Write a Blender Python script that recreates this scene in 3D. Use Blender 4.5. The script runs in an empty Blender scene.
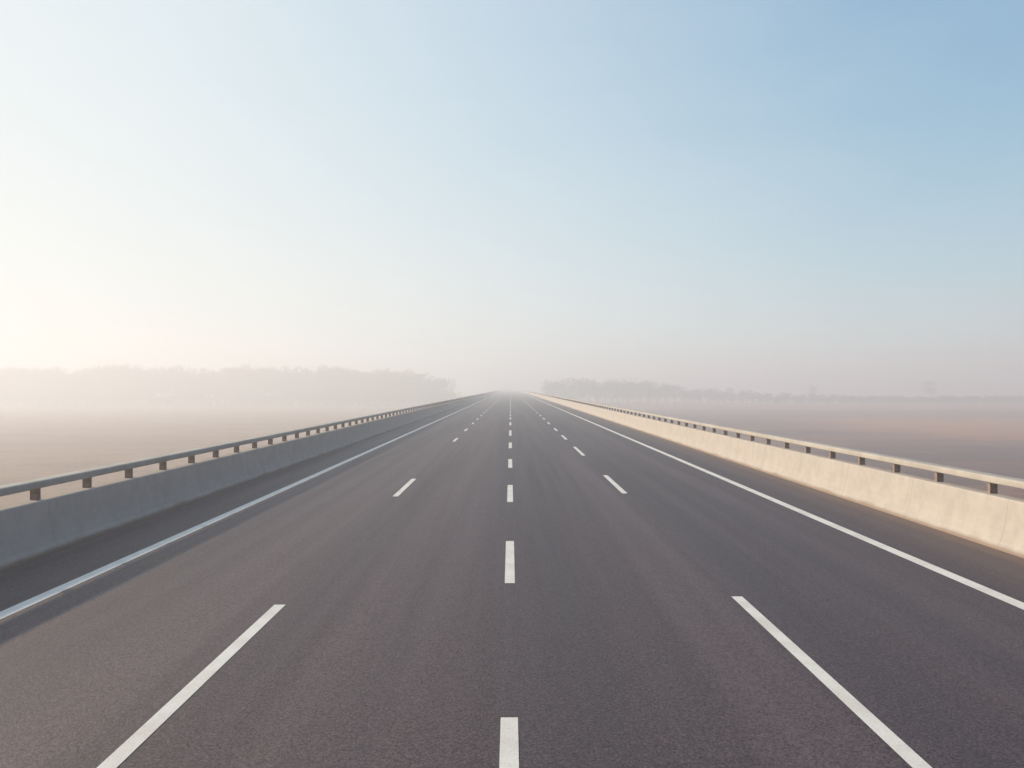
import bpy, bmesh, math, random
from mathutils import Vector, Matrix

random.seed(7)
R = math.radians
S = bpy.context.scene
COL = S.collection

# ------------------------------------------------------------------ render
S.render.engine = 'CYCLES'
S.cycles.volume_bounces = 2
S.cycles.max_bounces = 8
S.cycles.diffuse_bounces = 3
S.cycles.use_denoising = True
S.cycles.use_adaptive_sampling = False
S.view_settings.view_transform = 'Standard'
S.view_settings.look = 'None'
S.view_settings.gamma = 1.0
S.view_settings.use_curve_mapping = False
S.view_settings.exposure = EXPOSURE = 0.05

SUN_EL, SUN_AZ = R(22.7), R(62.0)        # azimuth measured left of the road axis
CAM_H = 3.3
FOCAL = 828.0                            # px
HAZE_DENSITY = 0.0030
SKY_TINT = (1.95, 3.2, 4.25)
VEIL_SUN, VEIL_LOW = 0.81, 0.84
VEIL_COL = (9.05, 9.3, 9.1, 1)


# ------------------------------------------------------------------ nodes
class NT:
    def __init__(self, name):
        self.m = bpy.data.materials.new(name)
        self.m.use_nodes = True
        self.t = self.m.node_tree
        self.b = self.t.nodes['Principled BSDF']
        self.tc = None

    def n(self, typ, **kw):
        nd = self.t.nodes.new(typ)
        for k, v in kw.items():
            if k in nd.inputs.keys():
                nd.inputs[k].default_value = v
            else:
                setattr(nd, k, v)
        return nd

    def l(self, a, b):
        self.t.links.new(a, b)

    def coord(self, scale=(1, 1, 1), out='Object'):
        if self.tc is None:
            self.tc = self.n('ShaderNodeTexCoord')
        mp = self.n('ShaderNodeMapping')
        mp.inputs['Scale'].default_value = scale
        self.l(self.tc.outputs[out], mp.inputs['Vector'])
        return mp.outputs['Vector']

    def noise(self, scale, detail=4, rough=0.55, stretch=(1, 1, 1), dist=0.0):
        nd = self.n('ShaderNodeTexNoise')
        nd.inputs['Scale'].default_value = scale
        nd.inputs['Detail'].default_value = detail
        nd.inputs['Roughness'].default_value = rough
        nd.inputs['Distortion'].default_value = dist
        self.l(self.coord(stretch), nd.inputs['Vector'])
        return nd.outputs['Fac']

    def rng(self, v, a, b, c=0.0, d=1.0, smooth=True):
        nd = self.n('ShaderNodeMapRange')
        if smooth:
            nd.interpolation_type = 'SMOOTHSTEP'
        nd.inputs['From Min'].default_value = a
        nd.inputs['From Max'].default_value = b
        nd.inputs['To Min'].default_value = c
        nd.inputs['To Max'].default_value = d
        self.l(v, nd.inputs['Value'])
        return nd.outputs['Result']

    def math(self, op, a, b=None):
        nd = self.n('ShaderNodeMath')
        nd.operation = op
        for i, v in enumerate((a, b)):
            if v is None:
                continue
            if isinstance(v, (int, float)):
                nd.inputs[i].default_value = v
            else:
                self.l(v, nd.inputs[i])
        return nd.outputs[0]

    def mix(self, f, a, b, mode='MIX'):
        nd = self.n('ShaderNodeMix')
        nd.data_type = 'RGBA'
        nd.blend_type = mode
        for s, v in ((0, f), (6, a), (7, b)):
            if isinstance(v, (int, float)):
                nd.inputs[s].default_value = v
            elif isinstance(v, tuple):
                nd.inputs[s].default_value = (*v, 1)
            else:
                self.l(v, nd.inputs[s])
        return nd.outputs[2]

    def xyz(self):
        s = self.n('ShaderNodeSeparateXYZ')
        self.l(self.coord(), s.inputs[0])
        return s.outputs

    def bump(self, h, strength, dist):
        nd = self.n('ShaderNodeBump')
        nd.inputs['Strength'].default_value = strength
        nd.inputs['Distance'].default_value = dist
        self.l(h, nd.inputs['Height'])
        self.l(nd.outputs['Normal'], self.b.inputs['Normal'])

    def done(self, col, rough=0.8, spec=0.5, metal=0.0):
        if isinstance(col, tuple):
            self.b.inputs['Base Color'].default_value = (*col, 1)
        else:
            self.l(col, self.b.inputs['Base Color'])
        if isinstance(rough, (int, float)):
            self.b.inputs['Roughness'].default_value = rough
        else:
            self.l(rough, self.b.inputs['Roughness'])
        self.b.inputs['Specular IOR Level'].default_value = spec
        self.b.inputs['Metallic'].default_value = metal
        return self.m


def mat_asphalt():
    t = NT('asphalt')
    x, y, z = t.xyz()
    fine = t.noise(30, 5, 0.80)
    grit = t.noise(75, 3, 0.7)
    patch = t.noise(0.35, 5, 0.6, (1, 0.35, 1))
    lump = t.noise(8, 6, 0.7, (1, 0.6, 1))
    streak = t.noise(0.55, 2, 0.45, (1, 0.016, 1))
    streak2 = t.noise(2.4, 3, 0.55, (1, 0.02, 1))
    c = t.mix(t.rng(fine, 0.28, 0.70), (0.014, 0.0095, 0.0115), (0.152, 0.092, 0.106))
    c = t.mix(t.rng(grit, 0.58, 0.74, 0, 0.7), c, (0.22, 0.19, 0.185))
    c = t.mix(t.rng(grit, 0.22, 0.36, 0.5, 0), c, (0.018, 0.017, 0.02))
    c = t.mix(t.rng(lump, 0.52, 0.74, 0, 0.14), c, (0.030, 0.0225, 0.026))
    c = t.mix(t.rng(streak, 0.46, 0.30, 0, 0.50), c, (0.040, 0.031, 0.038))
    # long wheel-polished bands and bleached strips running with the traffic
    c = t.mix(t.rng(streak, 0.42, 0.66, 0, 0.55), c, (0.165, 0.106, 0.108))
    c = t.mix(t.rng(streak2, 0.50, 0.85, 0, 0.15), c, (0.034, 0.026, 0.034))
    c = t.mix(t.rng(patch, 0.45, 0.75, 0, 0.28), c, (0.10, 0.074, 0.072))
    # aggregate: every stone has a tone of its own
    stones = []
    for sc_ in (85.0, 46.0):
        vo = t.n('ShaderNodeTexVoronoi')
        vo.inputs['Scale'].default_value = sc_
        t.l(t.coord((1, 0.8, 1)), vo.inputs['Vector'])
        sp = t.n('ShaderNodeSeparateColor')
        t.l(vo.outputs['Color'], sp.inputs[0])
        stones.append(sp.outputs[0])
    tone = t.math('ADD', t.math('MULTIPLY', stones[0], 0.55), t.math('MULTIPLY', stones[1], 0.45))
    gain = t.n('ShaderNodeVectorMath')
    gain.operation = 'SCALE'
    t.l(c, gain.inputs[0])
    t.l(t.rng(tone, 0.10, 0.90, 0.14, 1.28, False), gain.inputs['Scale'])
    c = gain.outputs[0]
    # dry dust gathered along the foot of both parapets
    edge = t.noise(4.5, 6, 0.72, (1, 0.45, 1))
    wob = t.math('MULTIPLY', t.math('SUBTRACT', edge, 0.5), 0.9)
    dr = t.rng(t.math('ADD', x, wob), 9.35, 9.82)
    dl = t.rng(t.math('ADD', x, wob), -8.75, -9.15)
    dust = t.math('MULTIPLY', t.math('MAXIMUM', dr, dl), t.rng(t.noise(22, 4, 0.7), 0.3, 0.6, 0.45, 0.95))
    c = t.mix(dust, c, (0.165, 0.105, 0.08))
    film = t.rng(x, 7.9, 9.3, 0, 0.35)
    c = t.mix(film, c, (0.115, 0.085, 0.078))
    h = t.math('ADD', t.math('MULTIPLY', fine, 0.5), t.math('MULTIPLY', tone, 0.5))
    t.bump(h, 0.7, 0.012)
    return t.done(c, t.rng(streak2, 0.3, 0.7, 0.56, 0.62), 0.44)


def mat_paint():
    t = NT('road_paint')
    wear = t.noise(60, 4, 0.75)
    big = t.noise(1.6, 4, 0.6)
    c = t.mix(t.rng(big, 0.35, 0.7), (0.83, 0.79, 0.72), (0.72, 0.67, 0.60))
    c = t.mix(t.rng(wear, 0.55, 0.68, 0, 0.7), c, (0.26, 0.24, 0.23))
    t.bump(t.noise(120, 2), 0.35, 0.004)
    return t.done(c, 0.62, 0.4)


def mat_concrete():
    t = NT('parapet_concrete')
    x, y, z = t.xyz()
    mott = t.noise(2.2, 6, 0.65)
    drip = t.noise(3.2, 4, 0.6, (1, 1, 0.07))
    pores = t.noise(38, 3, 0.7)
    c = t.mix(t.rng(mott, 0.3, 0.7), (0.445, 0.396, 0.347), (0.512, 0.458, 0.402))
    c = t.mix(t.rng(drip, 0.53, 0.80, 0, 0.22), c, (0.36, 0.32, 0.27))
    c = t.mix(t.rng(pores, 0.60, 0.80, 0, 0.35), c, (0.33, 0.30, 0.26))
    # cast joints every four metres
    m = t.math('ABSOLUTE', t.math('SUBTRACT', t.math('MODULO', t.math('ADD', y, 401.1), 4.0), 2.0))
    c = t.mix(t.rng(m, 0.020, 0.008, 0, 0.34), c, (0.22, 0.19, 0.16))
    # splash dirt along the foot
    foot = t.math('ADD', z, t.math('MULTIPLY', t.math('SUBTRACT', t.noise(1.8, 5, 0.65, (1, 0.35, 1)), 0.5), 0.20))
    c = t.mix(t.rng(foot, 0.15, 0.02, 0, 0.8), c, (0.27, 0.195, 0.14))
    t.bump(t.math('ADD', pores, t.math('MULTIPLY', mott, 0.8)), 0.35, 0.012)
    return t.done(c, 0.88, 0.12)


def mat_rail(name, ca, cb, rough):
    t = NT(name)
    a = t.noise(1.1, 5, 0.6)
    d = t.noise(26, 4, 0.7)
    c = t.mix(t.rng(a, 0.35, 0.65), ca, cb)
    c = t.mix(t.rng(d, 0.60, 0.75, 0, 0.4), c, (0.22, 0.16, 0.11))
    t.bump(d, 0.15, 0.004)
    return t.done(c, rough, 0.15, 0.0)


def mat_post(name, ca):
    t = NT(name)
    d = t.noise(14, 4, 0.7)
    c = t.mix(t.rng(d, 0.40, 0.72), ca, (ca[0] * .55, ca[1] * .5, ca[2] * .45))
    t.bump(d, 0.2, 0.004)
    return t.done(c, 0.75, 0.3)


def mat_ground():
    t = NT('ploughed_soil')
    x, y, z = t.xyz()
    big = t.noise(0.010, 5, 0.6, (0.45, 1.0, 1))
    clod = t.noise(0.9, 6, 0.75)
    band = t.noise(0.035, 4, 0.6, (0.06, 1, 1))
    mid = t.noise(0.11, 6, 0.7, (0.55, 1, 1))
    warp = t.math('MULTIPLY', t.math('SUBTRACT', big, 0.5), 150.0)
    mauve = t.mix(t.rng(clod, 0.3, 0.7), (0.115, 0.068, 0.066), (0.20, 0.120, 0.110))
    tan = t.mix(t.rng(clod, 0.3, 0.7), (0.38, 0.165, 0.080), (0.54, 0.26, 0.130))
    straw = t.mix(t.rng(clod, 0.3, 0.7), (0.25, 0.150, 0.105), (0.38, 0.25, 0.175))
    c = t.mix(t.rng(band, 0.42, 0.62, 0, 0.35), mauve, tan)
    # stubble strip lying across the right-hand field
    yy = t.math('ADD', y, warp)
    strip = t.math('MULTIPLY', t.rng(yy, 180, 225), t.rng(yy, 390, 320))
    strip = t.math('MULTIPLY', strip, t.rng(t.math('ADD', x, t.math('MULTIPLY', warp, .4)), 88, 135))
    c = t.mix(t.math('MULTIPLY', strip, 0.95), c, tan)
    far = t.rng(yy, 470, 520)
    c = t.mix(t.math('MULTIPLY', far, 0.6), c, tan)
    left = t.rng(t.math('ADD', x, warp), -20, -60)
    lc = t.mix(t.rng(band, 0.40, 0.66, 0, 0.35), straw, (0.17, 0.115, 0.09))
    c = t.mix(left, c, lc)
    c = t.mix(t.rng(mid, 0.36, 0.5, 0.38, 0), c, (0.10, 0.065, 0.055))
    c = t.mix(t.rng(mid, 0.54, 0.68, 0, 0.30), c, (0.42, 0.27, 0.17))
    # dry grass on the embankment slopes
    verge = t.rng(z, -9.5, -8.8)
    gr = t.mix(t.rng(t.noise(4, 5, 0.7), 0.3, 0.7), (0.085, 0.082, 0.035), (0.21, 0.17, 0.085))
    c = t.mix(verge, c, gr)
    t.bump(clod, 0.9, 0.35)
    return t.done(c, 0.95, 0.1)


def mat_leaf(name, ca, cb):
    t = NT(name)
    o = t.n('ShaderNodeObjectInfo')
    a = t.noise(0.6, 4, 0.7)
    c = t.mix(t.rng(a, 0.35, 0.65), ca, cb)
    t.b.inputs['Subsurface Weight'].default_value = 0.0
    return t.done(c, 0.8, 0.15)


def mat_bark():
    t = NT('bark')
    a = t.noise(5, 5, 0.7, (1, 1, 0.15))
    c = t.mix(t.rng(a, 0.3, 0.7), (0.055, 0.045, 0.038), (0.13, 0.11, 0.095))
    t.bump(a, 0.6, 0.03)
    return t.done(c, 0.9, 0.2)


M = {
    'asphalt': mat_asphalt(),
    'paint': mat_paint(),
    'concrete': mat_concrete(),
    'rail': mat_rail('rail_paint', (0.42, 0.38, 0.325), (0.50, 0.455, 0.395), 0.8),
    'post': mat_post('post_paint', (0.30, 0.215, 0.175)),
    'soil': mat_ground(),
    'leaf': mat_leaf('foliage', (0.040, 0.050, 0.030), (0.085, 0.085, 0.055)),
    'leaf_dry': mat_leaf('dry_foliage', (0.060, 0.055, 0.040), (0.11, 0.095, 0.065)),
    'bark': mat_bark(),
}


# ------------------------------------------------------------------ helpers
def link_mesh(name, verts, faces, mat, parent=None, smooth=False):
    me = bpy.data.meshes.new(name)
    me.from_pydata(verts, [], faces)
    me.materials.append(mat)
    if smooth:
        for p in me.polygons:
            p.use_smooth = True
    me.update()
    o = bpy.data.objects.new(name, me)
    COL.objects.link(o)
    if parent:
        o.parent = parent
    return o


def tag(o, label=None, cat=None, group=None, kind=None):
    if label: o['label'] = label
    if cat: o['category'] = cat
    if group: o['group'] = group
    if kind: o['kind'] = kind
    return o


def empty(name, loc):
    o = bpy.data.objects.new(name, None)
    o.location = loc
    o.empty_display_size = 0.3
    COL.objects.link(o)
    return o


def sweep(profile, ys, closed=True):
    """profile [(x, z)] carried along the road axis"""
    n = len(profile)
    v, f = [], []
    for y in ys:
        v += [(px, y, pz) for px, pz in profile]
    for i in range(len(ys) - 1):
        for k in range(n if closed else n - 1):
            a, b = i * n + k, i * n + (k + 1) % n
            f.append((a, b, b + n, a + n))
    if closed:
        f.append(tuple(range(n))[::-1])
        f.append(tuple(range((len(ys) - 1) * n, len(ys) * n)))
    return v, f


def fix_normals(o):
    bm = bmesh.new()
    bm.from_mesh(o.data)
    bmesh.ops.recalc_face_normals(bm, faces=bm.faces)
    bm.to_mesh(o.data)
    bm.free()


ROAD_L, ROAD_R = -9.20, 9.94            # feet of the two parapets
Y0, Y1 = -24.0, 1500.0

# ------------------------------------------------------------------ ground
FIELD_Z = -9.8
prof = [(-4200, FIELD_Z), (-600, FIELD_Z), (-33, FIELD_Z), (-28, -9.4), (-11.2, -0.35), (-10.2, -0.12),
        (10.9, -0.12), (11.9, -0.35), (29, -9.4), (34, FIELD_Z), (600, FIELD_Z), (4200, FIELD_Z)]
v, f = sweep(prof, [-300, 0, 100, 300, 800, 2000, 7000], closed=False)
g = link_mesh('ground', v, f, M['soil'])
fix_normals(g)
if g.data.polygons[0].normal.z < 0:
    g.data.flip_normals()
tag(g, 'flat hazy brown farmland on both sides of the raised road', 'field', kind='structure')

# ------------------------------------------------------------------ road and its painted lines
ys = [Y0, 0, 20, 60, 120, 300, 700, Y1 + 200]
v, f = [], []
xs = [ROAD_L - 0.75, -4, 0, 4, ROAD_R + 0.75]
for y in ys:
    v += [(x, y, 0.0) for x in xs]
for i in range(len(ys) - 1):
    for k in range(len(xs) - 1):
        a = i * 5 + k
        f.append((a, a + 1, a + 6, a + 5))
road = link_mesh('road', v, f, M['asphalt'])
tag(road, 'wide empty grey brown asphalt carriageway running straight into haze', 'road', kind='structure')


def strip(name, xc, w, y0, y1, n=1):
    v, f = [], []
    for i in range(n + 1):
        y = y0 + (y1 - y0) * i / n
        v += [(xc - w / 2, y, 0.005), (xc + w / 2, y, 0.005)]
    for i in range(n):
        f.append((2 * i, 2 * i + 1, 2 * i + 3, 2 * i + 2))
    return link_mesh(name, v, f, M['paint'], road)


tag(strip('edge_line', -7.39, 0.25, Y0, Y1, 40), 'long white edge line beside the shaded parapet')
tag(strip('edge_line', 7.75, 0.25, Y0, Y1, 40), 'long white edge line beside the sunlit parapet')

centre = [(4.0, 8.30), (14.0, 17.85), (23.95, 28.15), (34.2, 38.4), (45.4, 50.1), (57.2, 64.5), (73, 80.0), (87, 93)]
left = [(5.2, 12.62), (25.2, 30.1), (51.0, 54.6), (63.5, 67.2), (75.5, 79), (86, 90)]
right = [(5.6, 13.1), (25.9, 31.3), (40.4, 46.4), (53, 57.8), (63.5, 68.0), (75.3, 80), (86.5, 91)]
for lst in (centre, left, right):
    y = lst[-1][0] + 11
    while len(lst) < 26:
        lst.append((y, y + 4.6))
        y += 11
for lst, xc in ((centre, -0.012), (left, -3.505), (right, 3.575)):
    for a, b in lst:
        strip('lane_dash', xc, 0.172, a, b)


# ------------------------------------------------------------------ parapets
def bar(px, py, pz, lx, ly, lz, bev):
    bm = bmesh.new()
    bmesh.ops.create_cube(bm, size=1.0)
    bmesh.ops.scale(bm, vec=(lx, ly, lz), verts=bm.verts)
    bmesh.ops.bevel(bm, geom=bm.edges[:], offset=bev, segments=2, affect='EDGES', profile=0.5)
    bmesh.ops.translate(bm, vec=(px, py, pz), verts=bm.verts)
    return bm


def parapet(side, foot, spacing, first, label):
    root = empty('parapet', (foot, 0, 0))
    tag(root, label, 'parapet', 'concrete parapets edging the road')
    s = side
    # sloping safety profile: toe, lower slope, upper face, chamfered top
    pr = [(0.0, 0.0), (0.005, 0.075), (0.06, 0.17), (0.125, 0.36), (0.165, 0.56), (0.225, 0.998), (0.240, 1.022), (0.258, 1.030),
          (0.515, 1.030), (0.535, 1.022), (0.55, 1.00), (0.56, -0.30), (0.0, -0.30)]
    ysl = [Y0]
    while ysl[-1] < Y1:
        ysl.append(ysl[-1] + (4 if ysl[-1] < 200 else 50))
    v, f = sweep([(s * a, b) for a, b in pr], ysl)
    w = link_mesh('concrete_wall', v, f, M['concrete'], root)
    fix_normals(w)
    # continuous hand rail, rounded box section
    rc, rz, hw, hh, r = 0.485, 1.344, 0.172, 0.077, 0.034
    sec = []
    for cx, cz, a0 in ((hw - r, hh - r, 0), (-hw + r, hh - r, 90), (-hw + r, -hh + r, 180), (hw - r, -hh + r, 270)):
        for k in range(6):
            a = R(a0 + 18 * k)
            sec.append((s * (rc + cx + r * math.cos(a)), rz + cz + r * math.sin(a)))
    v, f = sweep(sec, ysl)
    rl = link_mesh('handrail', v, f, M['rail'], root, smooth=True)
    fix_normals(rl)
    # posts
    bm = bar(0, 0, 0, 0.165, 0.11, 0.29, 0.008)
    me = bpy.data.meshes.new('post')
    bm.to_mesh(me)
    bm.free()
    me.materials.append(M['post'])
    zc = 1.15
    y = first
    for k in range(100):
        p = bpy.data.objects.new('post', me)
        COL.objects.link(p)
        p.parent = root
        p.location = (s * 0.455, y, zc)
        y += spacing
    vs, fs = [], []
    while y < 700:
        b = len(vs)
        for dz in (-0.145, 0.145):
            vs += [(s * rc - .08, y - .055, zc + dz), (s * rc + .08, y - .055, zc + dz),
                   (s * rc + .08, y + .055, zc + dz), (s * rc - .08, y + .055, zc + dz)]
        fs += [(b, b + 1, b + 5, b + 4), (b + 1, b + 2, b + 6, b + 5), (b + 2, b + 3, b + 7, b + 6), (b + 3, b, b + 4, b + 7),
               (b + 4, b + 5, b + 6, b + 7), (b + 3, b + 2, b + 1, b)]
        y += spacing
    far = link_mesh('far_posts', vs, fs, M['post'], root)
    far['kind'] = 'stuff'
    return root


parapet(-1, ROAD_L, 2.06, 16.85 - 2.06 * 3, 'shaded grey concrete parapet with a railing on short posts, on the sunward side')
parapet(1, ROAD_R, 2.22, 17.85 - 2.22 * 3, 'sunlit cream concrete parapet with a pale railing on short posts')


# ------------------------------------------------------------------ trees
def limb(v, f, a, b, ra, rb, n=6):
    a, b = Vector(a), Vector(b)
    d = (b - a).normalized()
    u = d.orthogonal().normalized()
    w = d.cross(u)
    base = len(v)
    for p, r in ((a, ra), (b, rb)):
        for k in range(n):
            t = 2 * math.pi * k / n
            v.append(tuple(p + u * (r * math.cos(t)) + w * (r * math.sin(t))))
    for k in range(n):
        k2 = (k + 1) % n
        f.append((base + k, base + k2, base + n + k2, base + n + k))


def tree_geo(rng, h, w, leaves, leaf, low=0.10):
    """limbs and leaf faces of one tree standing at the origin"""
    tv, tf, lv, lf = [], [], [], []
    p = Vector((0, 0, 0))
    r = 0.022 * h
    tips = []
    lean = Vector((rng.uniform(-.06, .06), rng.uniform(-.06, .06), 1))
    seg = 5
    pts = [p.copy()]
    for i in range(seg):
        q = p + Vector((lean.x + rng.uniform(-.05, .05), lean.y + rng.uniform(-.05, .05), 1)) * (h * 0.86 / seg)
        limb(tv, tf, p, q, r, r * 0.72)
        r *= 0.72
        p = q
        pts.append(p.copy())
    tips.append(p)
    for i in range(15):
        t = 0.26 + 0.68 * (i + rng.random()) / 15
        k = t * seg
        k0 = min(int(k), seg - 1)
        a = pts[k0].lerp(pts[k0 + 1], k - k0)
        ang = i * 2.4 + rng.uniform(-.4, .4)
        reach = w * 0.5 * (0.55 + 0.6 * math.sin(math.pi * min(1, (t - .12) / .9))) * rng.uniform(.65, 1.15)
        b = a + Vector((math.cos(ang) * reach, math.sin(ang) * reach, reach * rng.uniform(.35, .95)))
        if b.z > h: b.z = h * rng.uniform(.9, 1)
        r0 = 0.0075 * h * (1.15 - t)
        mid = a.lerp(b, .5) + Vector((0, 0, -.06 * reach))
        limb(tv, tf, a, mid, r0, r0 * .7, 5)
        limb(tv, tf, mid, b, r0 * .7, r0 * .25, 5)
        tips += [b, mid]
        for j in range(4):
            c = mid.lerp(b, rng.uniform(0, 1)) + Vector((rng.gauss(0, 1), rng.gauss(0, 1), rng.uniform(-.2, 1))) * (reach * .30)
            limb(tv, tf, mid.lerp(b, rng.random()), c, r0 * .35, r0 * .1, 4)
            tips.append(c)
    for i in range(leaves):
        c = rng.choice(tips)
        s = h * 0.036
        q = c + Vector((rng.gauss(0, s), rng.gauss(0, s), rng.gauss(0, s * .85)))
        if q.z < h * low: continue
        n = Vector((rng.gauss(0, 1), rng.gauss(0, 1), rng.gauss(0, 1))).normalized()
        u = n.orthogonal().normalized() * leaf * rng.uniform(.5, 1.3)
        wv = n.cross(u) * rng.uniform(.5, .9)
        b = len(lv)
        lv += [tuple(q - u), tuple(q + wv), tuple(q + u), tuple(q - wv)]
        lf.append((b, b + 1, b + 2, b + 3))
    return tv, tf, lv, lf


def place(v, loc, rot, sc):
    m = Matrix.Translation(loc) @ Matrix.Rotation(rot, 4, 'Z') @ Matrix.Diagonal((*sc, 1))
    return [tuple(m @ Vector(p)) for p in v]


def px(x, D):
    return (x - 511.5) / FOCAL * D


def height_at(y, D):
    """height above the field of a point seen at picture row y, D metres ahead"""
    return CAM_H - (y - 388) / FOCAL * D - FIELD_Z


GEO = [tree_geo(random.Random(20 + k), 15, 9.5 + (k % 3) * 1.5, 1700, 0.27) for k in range(5)]
BUSH = [tree_geo(random.Random(50 + k), 5, 6.5, 1000, 0.26, 0.0) for k in range(3)]


def wood(name, label, spots, mat):
    tv, tf, lv, lf = [], [], [], []
    rng = random.Random(len(spots))
    for x, y, h, bush in spots:
        src = rng.choice(BUSH if bush else GEO)
        sc = h / (5 if bush else 15)
        wx = sc * rng.uniform(.6, 1.1)
        rot = rng.uniform(0, 6.28)
        loc = (x, y, FIELD_Z - (0.14 * h if bush else 0.05))
        b = len(lv)
        lv += place(src[2], loc, rot, (wx, wx, sc))
        lf += [tuple(i + b for i in q) for q in src[3]]
        b = len(lv)
        lv += place(src[0], loc, rot, (wx, wx, sc))
        lf += [tuple(i + b for i in q) for q in src[1]]
    o = link_mesh(name, lv, lf, mat)
    tag(o, label, 'woodland', kind='stuff')
    return o


def skyline(pts, x):
    for (xa, ya), (xb, yb) in zip(pts, pts[1:]):
        if xa <= x <= xb:
            return ya + (yb - ya) * (x - xa) / (xb - xa)
    return pts[0][1] if x < pts[0][0] else pts[-1][1]


rng = random.Random(3)
LEFT_SKY = [(-120, 371), (0, 370), (60, 370), (120, 368), (200, 370), (260, 368), (330, 369), (380, 372), (420, 375), (448, 380)]
spots = []
for row, D0 in enumerate((634, 648, 664, 690)):
    x = -130.0
    while x < 448:
        D = D0 + rng.uniform(-4, 4)
        h = height_at(skyline(LEFT_SKY, x) + rng.uniform(-4.0, 9.0), D)
        spots.append((px(x, D), D, h, False))
        x += rng.uniform(6, 11)
x = -130
while x < 452:
    D = rng.choice((622, 640, 660)) + rng.uniform(-3, 3)
    spots.append((px(x, D), D, rng.uniform(6, 11.0), True))
    x += rng.uniform(2, 4.5)
wood('woodland', 'long hazy belt of trees at the far edge of the field on the bright side', spots, M['leaf_dry'])

RIGHT_SKY = [(540, 381), (560, 380), (610, 381), (650, 383), (690, 388), (730, 391), (790, 394), (840, 395.5)]
spots = []
for row, D0 in enumerate((636, 652, 670)):
    x = 552.0
    while x < 840:
        D = D0 + rng.uniform(-4, 4)
        h = height_at(skyline(RIGHT_SKY, x) + rng.uniform(-2.5, 4.5), D)
        spots.append((px(x, D), D, max(h, 3), h < 7))
        x += rng.uniform(6, 11) * (1 if h > 7 else .7)
wood('woodland', 'dim grey belt of trees sinking lower away from the road on the blue side', spots, M['leaf'])
spots = []
for row, D0 in enumerate((640, 656, 674)):
    x = 842.0
    while x < 1180:
        D = D0 + rng.uniform(-3, 3)
        h = height_at(396.5 + rng.uniform(-1.5, 2.5), D)
        spots.append((px(x, D), D, h, True))
        x += rng.uniform(4, 8)
wood('hedge', 'low dark hedge line along the far edge of the right hand field', spots, M['leaf'])


def tree(x, D, ytop, width, seed, label, mat='leaf', leaves=1500):
    h = height_at(ytop, D)
    tv, tf, lv, lf = tree_geo(random.Random(seed), h, width, leaves * 2, 0.24)
    root = empty('tree', (px(x, D), D, FIELD_Z - 0.05))
    tag(root, label, 'tree', 'trees standing out of the far tree lines')
    link_mesh('trunk', tv, tf, M['bark'], root)
    link_mesh('crown', lv, lf, M[mat], root)
    return root


tree(152, 720, 363, 11, 101, 'broad faint tree rising highest above the left belt of woodland', 'leaf_dry', 1900)
tree(232, 720, 365, 9, 102, 'faint round topped tree rising between the broadest tree and the woodland centre', 'leaf_dry')
tree(330, 720, 366, 7, 103, 'slim pointed tree rising midway along the left belt of woodland', 'leaf_dry')
tree(451, 720, 377, 8, 104, 'last tree of the left woodland, nearest the road', 'leaf_dry')
tree(547, 730, 378, 8, 105, 'first tree of the right woodland, close behind the sunlit parapet', 'leaf')
tree(643, 720, 380, 8, 106, 'grey tree standing where the right woodland begins to sink', 'leaf')
tree(731, 730, 386, 6, 107, 'small tree poking above the low part of the right woodland', 'leaf')
tree(815, 760, 385, 7, 108, 'small rounded tree at the near end of the low hedge', 'leaf')
tree(932, 760, 379, 11, 109, 'lone spreading tree standing tall above the low hedge', 'leaf', 1900)

# ------------------------------------------------------------------ haze
hv = [(-4300, -310, -11.0), (4300, -310, -11.0), (4300, 7100, -11.0), (-4300, 7100, -11.0)]
HTOP = 28.0
hv += [(a, b, HTOP) for a, b, c in hv]
hf = [(3, 2, 1, 0), (4, 5, 6, 7), (0, 1, 5, 4), (1, 2, 6, 5), (2, 3, 7, 6), (3, 0, 4, 7)]
hm = bpy.data.materials.new('haze')
hm.use_nodes = True
hm.node_tree.nodes.clear()
out = hm.node_tree.nodes.new('ShaderNodeOutputMaterial')
pv = hm.node_tree.nodes.new('ShaderNodeVolumePrincipled')
pv.inputs['Color'].default_value = (0.95, 0.962, 1.0, 1)
pv.inputs['Density'].default_value = HAZE_DENSITY
pv.inputs['Anisotropy'].default_value = 0.30
hm.node_tree.links.new(pv.outputs[0], out.inputs['Volume'])
hz = link_mesh('haze', hv, hf, hm)
tag(hz, 'pale morning haze lying over the fields and road', 'haze', kind='stuff')

# ------------------------------------------------------------------ sky and sun
W = bpy.data.worlds.new('World')
S.world = W
W.use_nodes = True
wt = W.node_tree
bg = wt.nodes['Background']
sky = wt.nodes.new('ShaderNodeTexSky')
sky.sky_type = 'NISHITA'
sky.sun_disc = False
sky.sun_elevation = SUN_EL
sky.sun_rotation = -SUN_AZ
sky.air_density = 1.0
sky.dust_density = 0.3
sky.ozone_density = 1.5
# a thin high veil of mist: the clear sky is softened round the sun and along the horizon
def wn(typ, op=None, **kw):
    nd = wt.nodes.new(typ)
    if op: nd.operation = op
    return nd


def vm(op, a, b):
    nd = wn('ShaderNodeVectorMath', op)
    for i, v in enumerate((a, b)):
        if isinstance(v, tuple): nd.inputs[i].default_value = v
        else: wt.links.new(v, nd.inputs[i])
    return nd.outputs['Value'] if op == 'DOT_PRODUCT' else nd.outputs['Vector']


def sm(op, a, b):
    nd = wn('ShaderNodeMath', op)
    for i, v in enumerate((a, b)):
        if isinstance(v, (int, float)): nd.inputs[i].default_value = v
        else: wt.links.new(v, nd.inputs[i])
    return nd.outputs[0]


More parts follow.
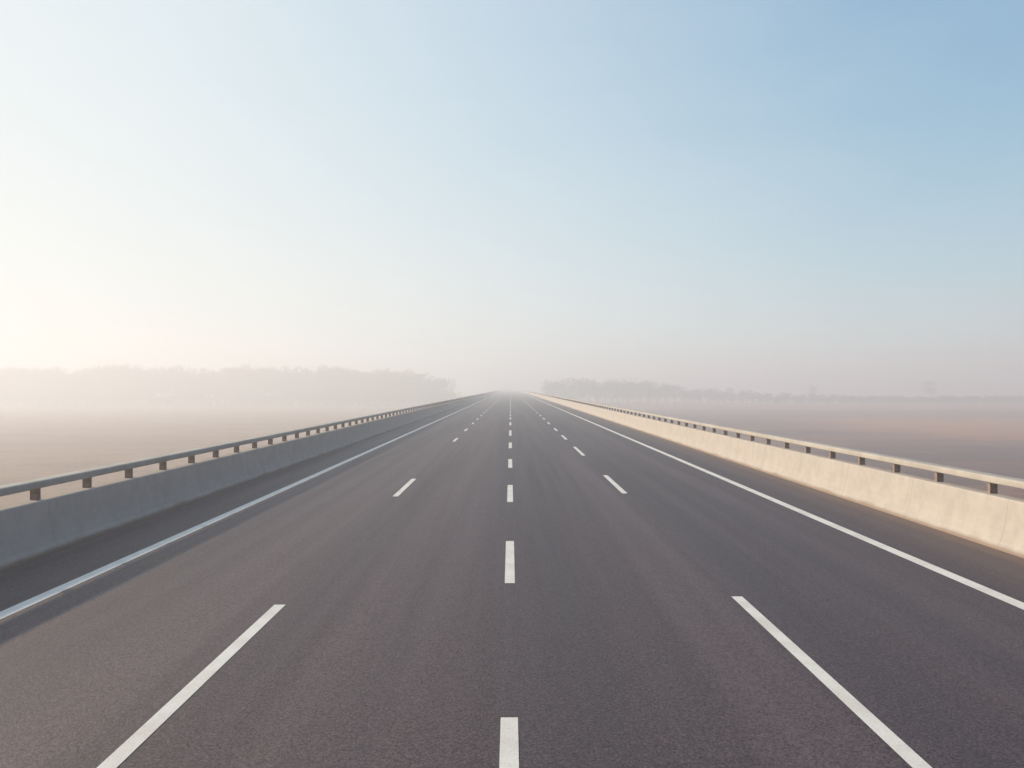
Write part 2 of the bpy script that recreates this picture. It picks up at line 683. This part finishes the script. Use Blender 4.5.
wtc = wn('ShaderNodeTexCoord')
dirv = vm('NORMALIZE', wtc.outputs['Generated'], (0, 0, 0))
sund = (-math.sin(SUN_AZ) * math.cos(SUN_EL), math.cos(SUN_AZ) * math.cos(SUN_EL), math.sin(SUN_EL))
cs = sm('MAXIMUM', sm('DIVIDE', sm('SUBTRACT', vm('DOT_PRODUCT', dirv, sund), 0.06), 0.94), 0.0)
veil = sm('MULTIPLY', sm('POWER', cs, 1.5), VEIL_SUN)
sep = wn('ShaderNodeSeparateXYZ')
wt.links.new(dirv, sep.inputs[0])
low = sm('MULTIPLY', sm('POWER', sm('SUBTRACT', 1.0, sm('MAXIMUM', sep.outputs[2], 0.0)), 4.0), VEIL_LOW)
low = sm('MULTIPLY', low, sm('ADD', cs, 0.33))
wmap = wn('ShaderNodeMapping')
wmap.inputs['Scale'].default_value = (1.0, 1.0, 3.2)
wmap.inputs['Rotation'].default_value = (0.0, R(24), 0.0)
wt.links.new(dirv, wmap.inputs['Vector'])
wisp = wn('ShaderNodeTexNoise')
wisp.inputs['Scale'].default_value = 3.4
wisp.inputs['Detail'].default_value = 6
wisp.inputs['Roughness'].default_value = 0.55
wisp.inputs['Distortion'].default_value = 0.6
wt.links.new(wmap.outputs[0], wisp.inputs['Vector'])
veil = sm('ADD', veil, sm('MULTIPLY', sm('SUBTRACT', wisp.outputs['Fac'], 0.5), 0.16))
veil = sm('MINIMUM', sm('MAXIMUM', veil, 0.0), 0.94)
clear = vm('MULTIPLY', sky.outputs[0], SKY_TINT)
clear = vm('DIVIDE', clear, vm('ADD', vm('DIVIDE', clear, (11.0, 11.0, 11.0)), (1, 1, 1)))
fall = wn('ShaderNodeMapRange')  # added falloff: unseen sky away from the sun dimmed bluer to cut ambient light
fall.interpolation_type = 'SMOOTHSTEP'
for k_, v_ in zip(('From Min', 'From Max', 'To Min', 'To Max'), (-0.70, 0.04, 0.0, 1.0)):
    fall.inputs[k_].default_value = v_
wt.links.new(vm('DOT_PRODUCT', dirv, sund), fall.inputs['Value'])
mx = wn('ShaderNodeMix')
mx.data_type = 'RGBA'
wt.links.new(veil, mx.inputs[0])
wt.links.new(clear, mx.inputs[6])
mx.inputs[7].default_value = VEIL_COL
mx2 = wn('ShaderNodeMix')
mx2.data_type = 'RGBA'
wt.links.new(sm('MINIMUM', low, 0.9), mx2.inputs[0])
wt.links.new(mx.outputs[2], mx2.inputs[6])
mx2.inputs[7].default_value = (8.95, 9.0, 8.5, 1)
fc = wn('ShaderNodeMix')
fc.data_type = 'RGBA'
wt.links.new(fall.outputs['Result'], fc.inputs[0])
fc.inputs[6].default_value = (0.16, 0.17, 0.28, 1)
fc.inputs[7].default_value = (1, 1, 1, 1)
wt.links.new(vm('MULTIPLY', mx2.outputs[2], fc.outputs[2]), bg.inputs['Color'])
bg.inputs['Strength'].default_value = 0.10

sl = bpy.data.lights.new('sun', 'SUN')
sl.energy = 5.0
sl.angle = R(1.2)
sl.color = (1.0, 0.83, 0.63)
so = bpy.data.objects.new('sun', sl)
COL.objects.link(so)
sd = Vector((-math.sin(SUN_AZ) * math.cos(SUN_EL), math.cos(SUN_AZ) * math.cos(SUN_EL), math.sin(SUN_EL)))
so.rotation_euler = sd.to_track_quat('Z', 'Y').to_euler()
so.location = sd * 60

# ------------------------------------------------------------------ camera
cd = bpy.data.cameras.new('camera')
cd.sensor_width = 36
cd.lens = FOCAL / 1024 * 36
cd.clip_start = 0.1
cd.clip_end = 20000
co = bpy.data.objects.new('camera', cd)
COL.objects.link(co)
co.location = (0, 0, CAM_H)
co.rotation_euler = (R(90) + math.atan(4 / FOCAL), 0, -math.atan(1.5 / FOCAL))
S.camera = co
